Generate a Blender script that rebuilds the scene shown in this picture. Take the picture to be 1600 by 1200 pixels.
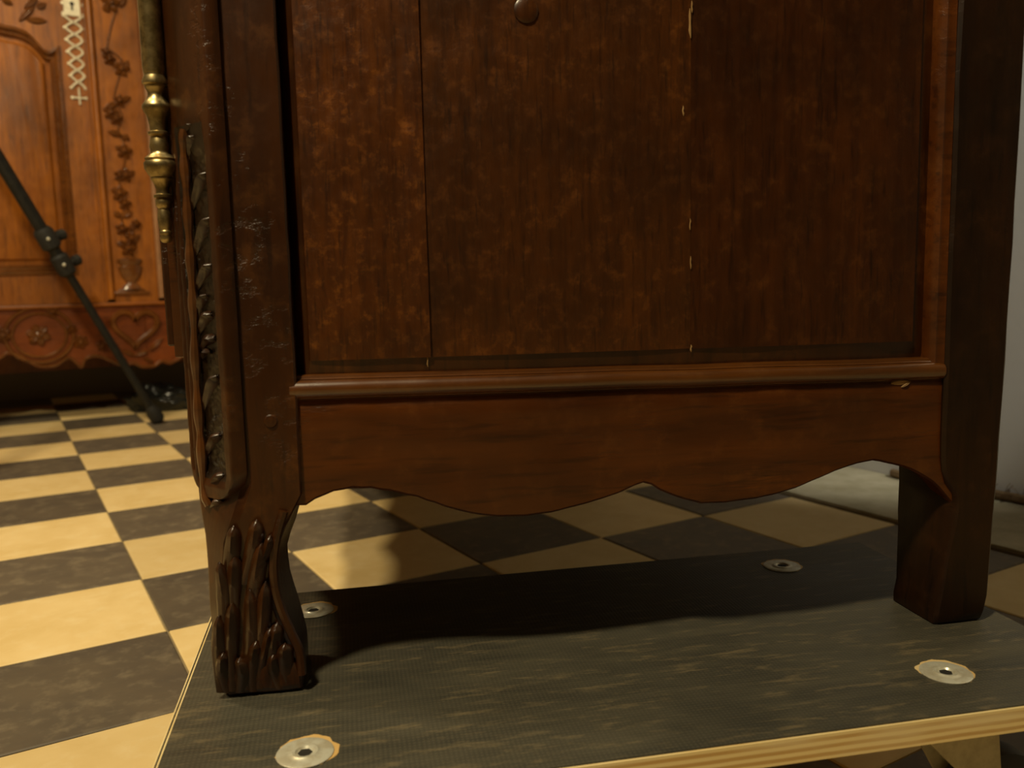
import bpy, bmesh, math, random
import numpy as np
from mathutils import Vector, Matrix, noise

random.seed(7)
for o in list(bpy.data.objects):
    bpy.data.objects.remove(o)
SC = bpy.context.scene
COL = SC.collection
PI = math.pi

# ------------------------------------------------------------------ camera, world, lamps
FPX = 1354.4
YAW, PIT, ROL = 0.53266, 0.12394, -0.02425
CAM = np.array([-0.14788, -1.09949, 0.42180])

def cam_axes():
    cy, sy = math.cos(YAW), math.sin(YAW)
    fw = np.array([math.cos(PIT)*sy, math.cos(PIT)*cy, -math.sin(PIT)])
    rt = np.array([cy, -sy, 0.0])
    up = np.cross(rt, fw)
    return (math.cos(ROL)*rt+math.sin(ROL)*up, -math.sin(ROL)*rt+math.cos(ROL)*up, fw)
RT, UP, FW = cam_axes()
cd = bpy.data.cameras.new('camera')
cam = bpy.data.objects.new('camera', cd)
COL.objects.link(cam)
m = Matrix.Identity(4)
for r in range(3):
    m[r][0], m[r][1], m[r][2], m[r][3] = RT[r], UP[r], -FW[r], CAM[r]
cam.matrix_world = m
cd.sensor_width = 36
cd.lens = FPX/1600*36
cd.clip_start = 0.02
cd.dof.use_dof = True
cd.dof.focus_distance = 0.72
cd.dof.aperture_fstop = 7.5
SC.camera = cam

w = bpy.data.worlds.new('world')
SC.world = w
w.use_nodes = True
w.node_tree.nodes['Background'].inputs[0].default_value = (1.0, 0.72, 0.42, 1)
w.node_tree.nodes['Background'].inputs[1].default_value = 0.02

def lamp(name, loc, target, size, power, color, spot=None):
    if spot:
        ld = bpy.data.lights.new(name, 'SPOT')
        ld.spot_size = math.radians(spot)
        ld.spot_blend = 0.6
        ld.shadow_soft_size = size
    else:
        ld = bpy.data.lights.new(name, 'AREA')
        ld.shape = 'DISK'
        ld.size = size
    ld.energy = power
    ld.color = color
    o = bpy.data.objects.new(name, ld)
    COL.objects.link(o)
    o.location = loc
    o.rotation_euler = (Vector(target)-Vector(loc)).to_track_quat('-Z', 'Y').to_euler()
    return o
lamp('ceiling_lamp_light', (-0.74, -1.03, 2.05), (-0.1, 0.3, 0.2), 0.17, 37, (1.0, 0.84, 0.52))
lamp('aisle_lamp_light', (-1.0, 0.45, 2.55), (-0.1, 1.6, 0.2), 0.3, 36, (1.0, 0.82, 0.50))
lamp('wall_fill_light', (0.98, -1.75, 1.75), (1.375, -0.28, 0.62), 0.05, 150, (1.0, 0.96, 0.86), 27)  # added unseen spot, there only to brighten the right wall

SC.view_settings.view_transform = 'Standard'
SC.view_settings.look = 'None'
SC.view_settings.exposure = 0.0
SC.view_settings.gamma = 1.0
SC.view_settings.use_curve_mapping = False

# ------------------------------------------------------------------ measuring helpers
def ray(u, v):
    return RT*(u-800)/FPX + UP*(600-v)/FPX + FW
O = np.array([-0.0352, -0.5058, 0.1364])          # foot of the near front leg, on the dolly
THA = math.radians(-20.64)
HD = 0.1364
AD = np.array([math.cos(THA), math.sin(THA), 0])  # wardrobe depth direction
AN = np.array([-math.sin(THA), math.cos(THA), 0]) # wardrobe width direction
def L(u, v, y=0.0):
    """measured point on the wardrobe's plane at depth y -> (x, z) in the wardrobe's own frame"""
    r = ray(u, v)
    t = ((O+AN*y-CAM) @ AN)/(r @ AN)
    P = CAM+r*t
    return float((P-O) @ AD), float(P[2]-HD)
BY = 1.95
def B(u, v, y=BY):
    """measured point on the far wardrobe's front plane -> (x, z)"""
    r = ray(u, v)
    P = CAM+r*(y-CAM[1])/r[1]
    return float(P[0]), float(P[2])
def G(u, v, z=0.0):
    r = ray(u, v)
    P = CAM+r*(z-CAM[2])/r[2]
    return float(P[0]), float(P[1])

# ------------------------------------------------------------------ mesh helpers
def tag(o, label, cat, group=None):
    o['label'] = label
    o['category'] = cat
    if group:
        o['group'] = group
    return o
def empty(name, loc=(0, 0, 0), rz=0.0):
    o = bpy.data.objects.new(name, None)
    COL.objects.link(o)
    o.location = loc
    o.rotation_euler = (0, 0, rz)
    o.empty_display_size = 0.05
    return o
def obj(name, bm, mat, parent=None, smooth=30):
    bmesh.ops.recalc_face_normals(bm, faces=bm.faces)
    me = bpy.data.meshes.new(name)
    bm.to_mesh(me)
    bm.free()
    me.materials.append(mat)
    if smooth:
        for p in me.polygons:
            p.use_smooth = True
        me.set_sharp_from_angle(angle=math.radians(smooth))
    o = bpy.data.objects.new(name, me)
    COL.objects.link(o)
    if parent:
        o.parent = parent
    return o
def link(name, me, parent, loc=(0, 0, 0), rot=(0, 0, 0)):
    o = bpy.data.objects.new(name, me)
    COL.objects.link(o)
    o.parent = parent
    o.location = loc
    o.rotation_euler = rot
    return o
def box(bm, x0, x1, y0, y1, z0, z1, bev=0.0, seg=2):
    vs = [bm.verts.new(p) for p in ((x0, y0, z0), (x1, y0, z0), (x1, y1, z0), (x0, y1, z0),
                                    (x0, y0, z1), (x1, y0, z1), (x1, y1, z1), (x0, y1, z1))]
    fs = [bm.faces.new([vs[i] for i in f]) for f in ((0, 3, 2, 1), (4, 5, 6, 7), (0, 1, 5, 4), (1, 2, 6, 5), (2, 3, 7, 6), (3, 0, 4, 7))]
    if bev:
        es = list({e for f in fs for e in f.edges})
        bmesh.ops.bevel(bm, geom=es, offset=bev, segments=seg, affect='EDGES', profile=0.6)
def loft(bm, rings, cap=True, closed=True):
    R = [[bm.verts.new(p) for p in r] for r in rings]
    n = len(R[0])
    for a, b in zip(R, R[1:]):
        for i in range(n if closed else n-1):
            j = (i+1) % n
            bm.faces.new((a[i], a[j], b[j], b[i]))
    if cap and closed:
        bm.faces.new(R[0][::-1])
        bm.faces.new(R[-1])
    return R
def tube(bm, pts, rad, n=8, cap=True):
    pts = [Vector(p) for p in pts]
    rings = []
    prev = None
    for k, p in enumerate(pts):
        t = (pts[min(k+1, len(pts)-1)]-pts[max(k-1, 0)]).normalized()
        a = prev if prev is not None else (Vector((0, 0, 1)) if abs(t.z) < .9 else Vector((1, 0, 0)))
        a = (a-t*a.dot(t)).normalized()
        prev = a
        b = t.cross(a)
        r = rad[k] if isinstance(rad, (list, tuple)) else rad
        rings.append([p+(a*math.cos(2*PI*i/n)+b*math.sin(2*PI*i/n))*r for i in range(n)])
    loft(bm, rings, cap)
def lathe(bm, c, prof, n=24, axis='z'):
    rings = []
    for r, h in prof:
        r = max(r, 1e-4)
        ring = []
        for i in range(n):
            a = 2*PI*i/n
            if axis == 'z':
                ring.append((c[0]+r*math.cos(a), c[1]+r*math.sin(a), c[2]+h))
            elif axis == 'y':
                ring.append((c[0]+r*math.cos(a), c[1]+h, c[2]+r*math.sin(a)))
            else:
                ring.append((c[0]+h, c[1]+r*math.cos(a), c[2]+r*math.sin(a)))
        rings.append(ring)
    loft(bm, rings)
def prism(bm, poly, y0, y1, bev=0.0):
    """poly in (x, z) extruded along y"""
    f = [bm.verts.new((x, y0, z)) for x, z in poly]
    b = [bm.verts.new((x, y1, z)) for x, z in poly]
    n = len(poly)
    ff = bm.faces.new(f)
    bb = bm.faces.new(b[::-1])
    for i in range(n):
        bm.faces.new((f[(i+1) % n], f[i], b[i], b[(i+1) % n]))
    if bev:
        es = list(ff.edges)
        bmesh.ops.bevel(bm, geom=es, offset=bev, segments=2, affect='EDGES')
    bmesh.ops.triangulate(bm, faces=[q for q in bm.faces if len(q.verts) > 4])
def leaf(bm, base, tip, wid, N, h=0.003, bend=0.0, nt=9, vein=0.35, sink=0.001, blunt=False):
    base, tip, N = Vector(base), Vector(tip), Vector(N).normalized()
    U = tip-base
    ln = U.length
    U.normalize()
    V = N.cross(U).normalized()
    top = []
    for k in range(nt+1):
        t = k/nt
        ww = wid*0.5*max(0.04, math.sin(PI*min(1, t*0.93+0.05))**0.8)
        hh = h*math.sin(PI*(0.12+0.83*t))**0.6
        if blunt:
            ww = wid*0.5*float(np.interp(t, [0, .25, .6, .85, .97, 1], [.55, .75, 1, .9, .45, .12]))
            hh = h*float(np.interp(t, [0, .5, .80, .93, 1], [.15, .55, 1, .95, -.2]))
        c = base+U*(t*ln)+V*(bend*math.sin(PI*t))
        row = []
        qs = (-sink/h, .55, 1.0, 1-vein, 1.0, .55, -sink/h) if not blunt else (-sink/h, .15, .55, 1.05, .75, .45, -sink/h)
        for s, q in zip((-1, -.75, -.35, 0, .35, .75, 1), qs):
            row.append(c+V*(s*ww)+N*(q*hh))
        top.append(row)
    loft(bm, top, cap=False, closed=False)
def rosette(bm, c, r, N, h=0.006, petals=6):
    c, N = Vector(c), Vector(N).normalized()
    U = N.orthogonal().normalized()
    V = N.cross(U)
    for k in range(petals):
        a = 2*PI*k/petals
        d = U*math.cos(a)+V*math.sin(a)
        leaf(bm, c+d*r*.12, c+d*r, r*.8, N, h, nt=5)
    rings = []
    for rr, hh in ((r*.34, 0), (r*.3, h*1.1), (r*.15, h*1.5), (r*.01, h*1.5)):
        rings.append([c+U*rr*math.cos(2*PI*i/10)+V*rr*math.sin(2*PI*i/10)+N*hh for i in range(10)])
    loft(bm, rings, cap=False)
def smooth_path(pts, n=6):
    """Catmull-Rom through 2-D/3-D points"""
    P = [np.array(p, float) for p in pts]
    P = [2*P[0]-P[1]]+P+[2*P[-1]-P[-2]]
    out = []
    for i in range(1, len(P)-2):
        for k in range(n):
            t = k/n
            a, b, c, d = P[i-1], P[i], P[i+1], P[i+2]
            out.append(0.5*((2*b)+(-a+c)*t+(2*a-5*b+4*c-d)*t*t+(-a+3*b-3*c+d)*t**3))
    out.append(P[-2])
    return out

# ------------------------------------------------------------------ materials
class NT:
    def __init__(s, name):
        s.m = bpy.data.materials.new(name)
        s.m.use_nodes = True
        s.t = s.m.node_tree
        s.n = s.t.nodes
        s.l = s.t.links
        s.b = s.n['Principled BSDF']
    def node(s, kind, **kw):
        q = s.n.new(kind)
        for k, v in kw.items():
            if k in q.inputs.keys() if isinstance(k, str) else False:
                q.inputs[k].default_value = v
            else:
                setattr(q, k, v)
        return q
    def coord(s, scale=(1, 1, 1), out='Object', rot=(0, 0, 0)):
        tc = s.n.new('ShaderNodeTexCoord')
        mp = s.n.new('ShaderNodeMapping')
        mp.inputs['Scale'].default_value = scale
        mp.inputs['Rotation'].default_value = rot
        s.l.new(tc.outputs[out], mp.inputs['Vector'])
        return mp.outputs[0]
    def noise(s, vec, scale, detail=4, rough=.55, dist=0.0):
        q = s.n.new('ShaderNodeTexNoise')
        q.inputs['Scale'].default_value = scale
        q.inputs['Detail'].default_value = detail
        q.inputs['Roughness'].default_value = rough
        q.inputs['Distortion'].default_value = dist
        s.l.new(vec, q.inputs['Vector'])
        return q.outputs['Fac']
    def ramp(s, fac, stops):
        q = s.n.new('ShaderNodeValToRGB')
        el = q.color_ramp.elements
        while len(el) < len(stops):
            el.new(0.5)
        for e, (p, c) in zip(el, stops):
            e.position = p
            e.color = (c, c, c, 1) if not isinstance(c, tuple) else (*c, 1)
        s.l.new(fac, q.inputs['Fac'])
        return q.outputs['Color']
    def mix(s, fac, a, b, mode='MIX'):
        q = s.n.new('ShaderNodeMix')
        q.data_type = 'RGBA'
        q.blend_type = mode
        for i, v in ((0, fac), (6, a), (7, b)):
            if isinstance(v, (int, float)):
                q.inputs[i].default_value = v
            elif isinstance(v, tuple):
                q.inputs[i].default_value = (*v, 1)
            else:
                s.l.new(v, q.inputs[i])
        return q.outputs[2]
    def math(s, op, a, b=0.5):
        q = s.n.new('ShaderNodeMath')
        q.operation = op
        for i, v in ((0, a), (1, b)):
            if isinstance(v, (int, float)):
                q.inputs[i].default_value = v
            else:
                s.l.new(v, q.inputs[i])
        return q.outputs[0]
    def bump(s, h, strength=.3, dist=.001, prev=None):
        q = s.n.new('ShaderNodeBump')
        q.inputs['Strength'].default_value = strength
        q.inputs['Distance'].default_value = dist
        s.l.new(h, q.inputs['Height'])
        if prev is not None:
            s.l.new(prev, q.inputs['Normal'])
        return q.outputs[0]
    def set(s, **kw):
        for k, v in kw.items():
            k = k.replace('_', ' ')
            if isinstance(v, (int, float)):
                s.b.inputs[k].default_value = v
            elif isinstance(v, tuple):
                s.b.inputs[k].default_value = (*v, 1)
            else:
                s.l.new(v, s.b.inputs[k])
        return s.m

def wood(name, axis, dark, mid, lite, rough=.33, pits=.5, spots=.5, coat=.25, scale=1.0, spec=.5, crough=.2):
    t = NT(name)
    st = [1, 1, 1]
    st[axis] = 0.09
    v = t.coord(tuple(a*scale for a in st))
    v1 = t.coord((scale, scale, scale))
    g = t.noise(v, 55, 6, .6, .6)
    big = t.noise(v1, 5.5, 3, .6)
    mot = t.noise(v1, 42, 5, .7)
    c = t.mix(t.ramp(g, [(.30, 0.0), (.72, 1.0)]), dark, mid)
    c = t.mix(t.math('MULTIPLY', t.ramp(mot, [(.52, 0.0), (.72, 1.0)]), spots), c, lite)
    c = t.mix(t.ramp(big, [(.28, .75), (.62, .0)]), c, tuple(a*.45 for a in dark))
    c = t.mix(t.ramp(t.noise(v, 160, 3, .6), [(.30, .6), (.45, .0)]), c, tuple(a*.3 for a in dark))
    pit = t.noise(t.coord((scale*.75 if axis == 2 else scale*.35, scale, scale*1.4)), 70, 5, .66)
    msk = t.ramp(t.noise(v1, 11, 3, .6), [(.50, 1.0), (.62, 0.0)])
    ph = t.math('MAXIMUM', t.ramp(pit, [(.32, 0.0), (.46, 1.0)]), msk)
    b = t.bump(ph, pits, .0012)
    b = t.bump(t.noise(v, 110, 4, .6), .35, .0006, b)
    b = t.bump(t.noise(v1, 14, 2, .5), .5, .004, b)
    r = t.math('ADD', t.math('MULTIPLY', mot, .30), rough-.15)
    return t.set(Base_Color=c, Roughness=r, Normal=b, Coat_Weight=coat, Coat_Roughness=crough, Specular_IOR_Level=spec)

M = {}
M['dark_v'] = wood('dark_varnished_wood', 2, (.028, .0075, .0008), (.068, .0185, .0015), (.17, .056, .004), rough=.38, pits=.5, spots=.45, coat=.18, spec=.4)
M['dark_panel'] = wood('dark_panel_wood', 2, (.034, .0085, .0006), (.072, .0195, .0011), (.18, .060, .004), rough=.36, pits=.12, spots=.4, coat=.15, spec=.4)
M['panel_left'] = wood('orange_brown_board_lit', 2, (.050, .0120, .0007), (.115, .0310, .0013), (.30, .092, .004), rough=.36, pits=.14, spots=.6, coat=.3, spec=.45, scale=2.5, crough=.34)  # lightest board: the light's falloff along the panel is painted into the colours
M['panel_mid'] = wood('brown_board_half_lit', 2, (.038, .0100, .0007), (.082, .0225, .0013), (.20, .060, .003), rough=.38, pits=.12, spots=.45, coat=.25, spec=.4, scale=2.2, crough=.34)  # middle step of the falloff painted across the boards
M['panel_right'] = wood('dark_brown_board_shaded', 2, (.030, .0072, .0005), (.062, .0160, .0010), (.15, .046, .003), rough=.40, pits=.1, spots=.35, coat=.1, spec=.35, scale=1.8)  # darkest board: shade towards the rear is painted into its colour
M['rear_post'] = wood('post_wood_painted_shade', 2, (.011, .0036, .0006), (.026, .0078, .0009), (.07, .022, .002), rough=.42, pits=.15, spots=.3, coat=.05, spec=.3)  # shade on the rear posts, painted in as a near-black wood colour
M['oak_edge'] = wood('pinkish_oak_highlight', 2, (.30, .14, .06), (.42, .21, .10), (.5, .28, .15), rough=.4, pits=0, spots=.1, coat=.3)  # highlight on the right edge bead, painted in as a paler colour
M['dark_h'] = wood('dark_rail_wood', 0, (.055, .0130, .0008), (.115, .030, .0018), (.21, .068, .005), rough=.38, pits=.3, spots=.3, coat=.15, spec=.4)
M['bead'] = wood('polished_moulding_wood', 0, (.075, .021, .002), (.15, .047, .004), (.24, .09, .010), rough=.36, pits=.1, spots=.3, coat=1.0, crough=.25)
M['carved'] = wood('worn_carved_wood', 2, (.024, .0068, .0008), (.062, .0185, .0018), (.17, .065, .008), rough=.36, pits=.5, spots=.3, coat=.55)
M['dark_ground'] = wood('dark_carved_ground', 2, (.010, .0045, .0010), (.022, .0095, .0018), (.08, .035, .008), rough=.40, pits=.9, spots=.3, coat=.4, scale=1.8)  # darker tone for the sunk ground between the carved rims
M['back'] = wood('rough_back_boards', 2, (.05, .03, .015), (.09, .055, .03), (.12, .08, .05), rough=.7, coat=0)
M['oak_v'] = wood('honey_oak_upright', 2, (.26, .072, .0030), (.44, .135, .0050), (.54, .19, .010), rough=.45, pits=.1, spots=.25, coat=.15)
M['oak_h'] = wood('honey_oak_rail', 0, (.24, .060, .0030), (.40, .115, .0045), (.50, .165, .009), rough=.45, pits=.1, spots=.25, coat=.15)
M['oak_dark'] = wood('honey_oak_carving', 0, (.13, .038, .005), (.22, .070, .009), (.32, .12, .02), rough=.30, pits=.1, spots=.3, coat=.8)
M['oak_red'] = wood('reddish_oak_apron', 0, (.16, .031, .0025), (.27, .058, .0035), (.34, .09, .006), rough=.40, pits=.1, spots=.25, coat=.2)

def metal(name, col, rough, dirt=(.02, .015, .006), amt=.5, metallic=1.0):
    t = NT(name)
    v = t.coord()
    n = t.noise(v, 90, 4, .6)
    c = t.mix(t.math('MULTIPLY', t.ramp(n, [(.42, 0.0), (.62, 1.0)]), amt), col, dirt)
    return t.set(Base_Color=c, Metallic=metallic, Roughness=t.math('ADD', t.math('MULTIPLY', n, .25), rough), Normal=t.bump(n, .15, .0006))
M['brass'] = metal('aged_brass', (.50, .39, .19), .26, (.13, .09, .035), .8)
M['steel'] = metal('zinc_plated_steel', (.72, .71, .60), .22, (.40, .32, .18), .5, .35)
M['pewter'] = metal('pale_pewter', (.80, .74, .58), .38, (.45, .36, .2), .4, .7)
M['black_metal'] = metal('black_enamelled_metal', (.003, .003, .0028), .5, (.018, .016, .012), .5, 0.0)
M['rubber'] = metal('black_rubber', (.009, .008, .007), .6, (.02, .018, .012), .6, 0.0)
M['caster_grey'] = metal('pale_grey_caster_plastic', (.44, .41, .31), .45, (.28, .25, .18), .5, 0.0)
M['navy'] = metal('navy_wheel_rubber', (.012, .016, .035), .5, (.02, .02, .03), .5, 0.0)

def tile_mat(name, a, b, c2, rough, sm):
    t = NT(name)
    oi = t.n.new('ShaderNodeObjectInfo')
    tc = t.n.new('ShaderNodeTexCoord')
    off = t.n.new('ShaderNodeVectorMath')
    off.operation = 'ADD'
    sc = t.n.new('ShaderNodeVectorMath')
    sc.operation = 'SCALE'
    t.l.new(oi.outputs['Location'], sc.inputs[0])
    sc.inputs['Scale'].default_value = 3.7
    t.l.new(tc.outputs['Object'], off.inputs[0])
    t.l.new(sc.outputs[0], off.inputs[1])
    v = off.outputs[0]
    n = t.noise(v, 9, 4, .6, .5)
    n2 = t.noise(v, 34, 5, .65)
    c = t.mix(t.ramp(n, [(.35, 0.0), (.65, 1.0)]), a, b)
    c = t.mix(t.math('MULTIPLY', t.ramp(n2, [(.50, 0.0), (.74, 1.0)]), sm), c, c2)
    k = t.math('ADD', t.math('MULTIPLY', oi.outputs['Random'], .30), .83)
    hs = t.n.new('ShaderNodeHueSaturation')
    t.l.new(c, hs.inputs['Color'])
    t.l.new(k, hs.inputs['Value'])
    return t.set(Base_Color=hs.outputs[0], Roughness=t.math('ADD', t.math('MULTIPLY', n2, .3), rough),
                 Normal=t.bump(n2, .12, .001), Specular_IOR_Level=.35)
M['tile_light'] = tile_mat('cream_cement_tile', (.86, .655, .325), (.77, .565, .250), (.90, .74, .44), .42, .5)
M['tile_dark'] = tile_mat('slate_grey_cement_tile', (.145, .116, .082), (.108, .089, .069), (.28, .225, .15), .40, .65)

t = NT('dusty_grout')
M['grout'] = t.set(Base_Color=t.mix(t.noise(t.coord(), 30), (.16, .12, .07), (.34, .27, .15)), Roughness=.9)
t = NT('off_white_plaster')
n = t.noise(t.coord(), 4, 4)
M['plaster'] = t.set(Base_Color=t.mix(n, (.60, .59, .53), (.68, .67, .61)), Roughness=.8, Normal=t.bump(t.noise(t.coord(), 60), .1, .002))
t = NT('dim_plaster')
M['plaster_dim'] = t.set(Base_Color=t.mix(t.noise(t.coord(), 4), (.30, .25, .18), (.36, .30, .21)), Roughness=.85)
t = NT('pale_kerb_stone')
n = t.noise(t.coord(), 14, 5, .65)
M['kerb'] = t.set(Base_Color=t.mix(t.ramp(n, [(.3, 0.0), (.7, 1.0)]), (.32, .28, .16), (.50, .45, .30)), Roughness=.6, Normal=t.bump(n, .3, .003))

# black phenolic board top: fine waffle mesh, dust and long scuffs
t = NT('black_waffle_film')
v = t.coord()
br = t.n.new('ShaderNodeTexWave')
br.wave_type = 'BANDS'; br.bands_direction = 'X'
br.inputs['Scale'].default_value = 105
t.l.new(v, br.inputs['Vector'])
br2 = t.n.new('ShaderNodeTexWave')
br2.wave_type = 'BANDS'; br2.bands_direction = 'Y'
br2.inputs['Scale'].default_value = 105
t.l.new(v, br2.inputs['Vector'])
mesh = t.math('MULTIPLY', br.outputs['Fac'], br2.outputs['Fac'])
sc1 = t.noise(t.coord((.16, 1, 1)), 42, 6, .72, .3)
sc2 = t.noise(t.coord((1, 1, 1)), 7, 4, .6)
sc3 = t.noise(t.coord((.22, 1, 1), rot=(0, 0, .05)), 130, 4, .7)
c = t.mix(t.ramp(sc1, [(.36, 0.0), (.70, 1.0)]), (.034, .033, .027), (.085, .075, .050))
c = t.mix(t.math('MULTIPLY', t.ramp(sc2, [(.35, 0.0), (.62, 1.0)]), .55), c, (.072, .067, .050))
c = t.mix(t.math('MULTIPLY', t.ramp(sc3, [(.54, 0.0), (.74, 1.0)]), .55), c, (.25, .19, .10))
c = t.mix(t.ramp(t.noise(t.coord((.6, 1, 1)), 9, 3, .5), [(.54, 0.0), (.64, .65)]), c, (.024, .025, .022))
c = t.mix(t.math('MULTIPLY', mesh, .35), c, (.13, .115, .078))
b = t.bump(mesh, .3, .0004)
b = t.bump(sc1, .3, .001, b)
M['film'] = t.set(Base_Color=c, Roughness=t.math('ADD', t.math('MULTIPLY', sc1, .35), .28), Normal=b, Specular_IOR_Level=.35)
# plywood edge: veneers seen end-on
t = NT('layered_plywood_edge')
v = t.coord()
wv = t.n.new('ShaderNodeTexWave')
wv.wave_type = 'BANDS'; wv.bands_direction = 'Z'
wv.inputs['Scale'].default_value = 62
wv.inputs['Distortion'].default_value = 1.2
wv.inputs['Detail'].default_value = 3
t.l.new(t.coord((.25, .25, 1)), wv.inputs['Vector'])
c = t.mix(t.ramp(wv.outputs['Fac'], [(.25, 0.0), (.7, 1.0)]), (.60, .38, .13), (.88, .70, .34))
c = t.mix(t.ramp(t.noise(t.coord((.2, .2, 2)), 40, 4), [(.45, 0.0), (.7, .8)]), c, (.86, .72, .42))
M['ply'] = t.set(Base_Color=c, Roughness=.6)
t = NT('creased_black_plastic')
n = t.noise(t.coord(), 22, 3)
M['bag'] = t.set(Base_Color=(.010, .011, .010), Roughness=.16, Normal=t.bump(n, 1.0, .02))
t = NT('brown_jute_fibre')
n = t.noise(t.coord((1, .2, 1)), 120, 3)
M['jute'] = t.set(Base_Color=t.mix(n, (.10, .06, .02), (.22, .14, .06)), Roughness=.9)
t = NT('dark_keyhole')
M['hole'] = t.set(Base_Color=(.01, .008, .005), Roughness=.8)
t = NT('pale_filler')
M['filler'] = t.set(Base_Color=t.mix(t.noise(t.coord(), 80), (.20, .10, .03), (.42, .27, .11)), Roughness=.6)

# ------------------------------------------------------------------ setting
def struct(name, bm, mat, parent=None, smooth=0):
    o = obj(name, bm, mat, parent, smooth)
    if parent is None:
        o['kind'] = 'structure'
    return o
S = 0.22
WX = 1.375                                   # right wall
RX0, RY0, RY1, RZ = -2.6, -3.2, 2.68, 2.9
bm = bmesh.new(); box(bm, RX0, WX+.0, RY0, RY1, -0.06, -0.0035)
floor = struct('floor', bm, M['grout'])
bm = bmesh.new(); box(bm, WX, WX+.1, RY0-.1, RY1+.1, -0.06, RZ); struct('wall_right', bm, M['plaster'])
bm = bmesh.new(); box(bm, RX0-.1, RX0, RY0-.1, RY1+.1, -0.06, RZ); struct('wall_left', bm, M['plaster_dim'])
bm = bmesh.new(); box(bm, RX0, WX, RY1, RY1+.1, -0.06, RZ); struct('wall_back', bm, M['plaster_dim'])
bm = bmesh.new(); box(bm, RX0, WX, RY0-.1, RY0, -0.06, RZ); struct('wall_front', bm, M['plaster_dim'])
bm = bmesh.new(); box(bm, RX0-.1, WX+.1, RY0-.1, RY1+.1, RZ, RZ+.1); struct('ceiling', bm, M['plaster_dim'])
# stone border along the right wall, set apart from the tiles by an open joint, in lengths
bm = bmesh.new(); box(bm, 5*S+.006, WX, RY0, RY1, -0.004, 0.001)
trim = struct('trim_1', bm, M['grout'])
yy = RY0
k = 0
for ln in (1.0, 1.0, .95, .72, .86, 1.0, .35):
    bm = bmesh.new()
    box(bm, 5*S+.009, WX-.001, yy+.002, min(yy+ln, RY1)-.002, 0.001, 0.0055, .002, 2)
    obj('kerb_stone' if k == 0 else 'kerb_stone', bm, M['kerb'], trim)
    yy += ln
    k += 1

def tile_mesh(name, mat):
    bm = bmesh.new()
    a = S/2-.0012
    c = .0018
    r0 = [(-a, -a, -.0035), (a, -a, -.0035), (a, a, -.0035), (-a, a, -.0035)]
    r1 = [(x, y, -c*.7) for x, y, z in r0]
    r2 = [(x-math.copysign(c, x), y-math.copysign(c, y), 0) for x, y, z in r0]
    loft(bm, [r0, r1, r2])
    me = bpy.data.meshes.new(name)
    bmesh.ops.recalc_face_normals(bm, faces=bm.faces)
    bm.to_mesh(me); bm.free()
    me.materials.append(mat)
    return me
tl = tile_mesh('light_floor_tile', M['tile_light'])
td = tile_mesh('dark_floor_tile', M['tile_dark'])
cell = []
for i in range(-11, 5):
    for j in range(-14, 13):
        x, y = (i+.5)*S, (j+.5)*S
        if y > RY1-.1 or y < RY0+.1 or x < RX0+.1:
            continue
        d = np.array([x, y, 0])-CAM
        dep = d @ FW
        vis = 0
        if dep > .15:
            u = 800+FPX*(d @ RT)/dep
            if -260 < u < 1860:
                vis = 1
        cell.append((0 if vis else 1, abs(x+.1)+abs(y+.2), i, j))
cell.sort()
rest_l, rest_d = [], []
for n_, (vis, dd, i, j) in enumerate(cell):
    me = tl if (i+j) % 2 else td
    if n_ < 296:
        o = link('floor_tile', me, floor, ((i+.5)*S, (j+.5)*S, random.uniform(-.0006, .0004)),
                 (random.uniform(-.002, .002), random.uniform(-.002, .002), random.uniform(-.003, .003)))
    else:
        (rest_l if (i+j) % 2 else rest_d).append((i, j))
for nm, lst, mat in (('light_tiles', rest_l, 'tile_light'), ('dark_tiles', rest_d, 'tile_dark')):
    if lst:
        bm = bmesh.new()
        for i, j in lst:
            a = S/2-.0012
            x, y = (i+.5)*S, (j+.5)*S
            loft(bm, [[(x+sx*q, y+sy*q, z) for sx, sy in ((-1, -1), (1, -1), (1, 1), (-1, 1))] for q, z in ((a, -.0035), (a, -.0013), (a-.0018, 0))])
        o = obj(nm, bm, M[mat], floor, 0)
        o['kind'] = 'stuff'

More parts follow.
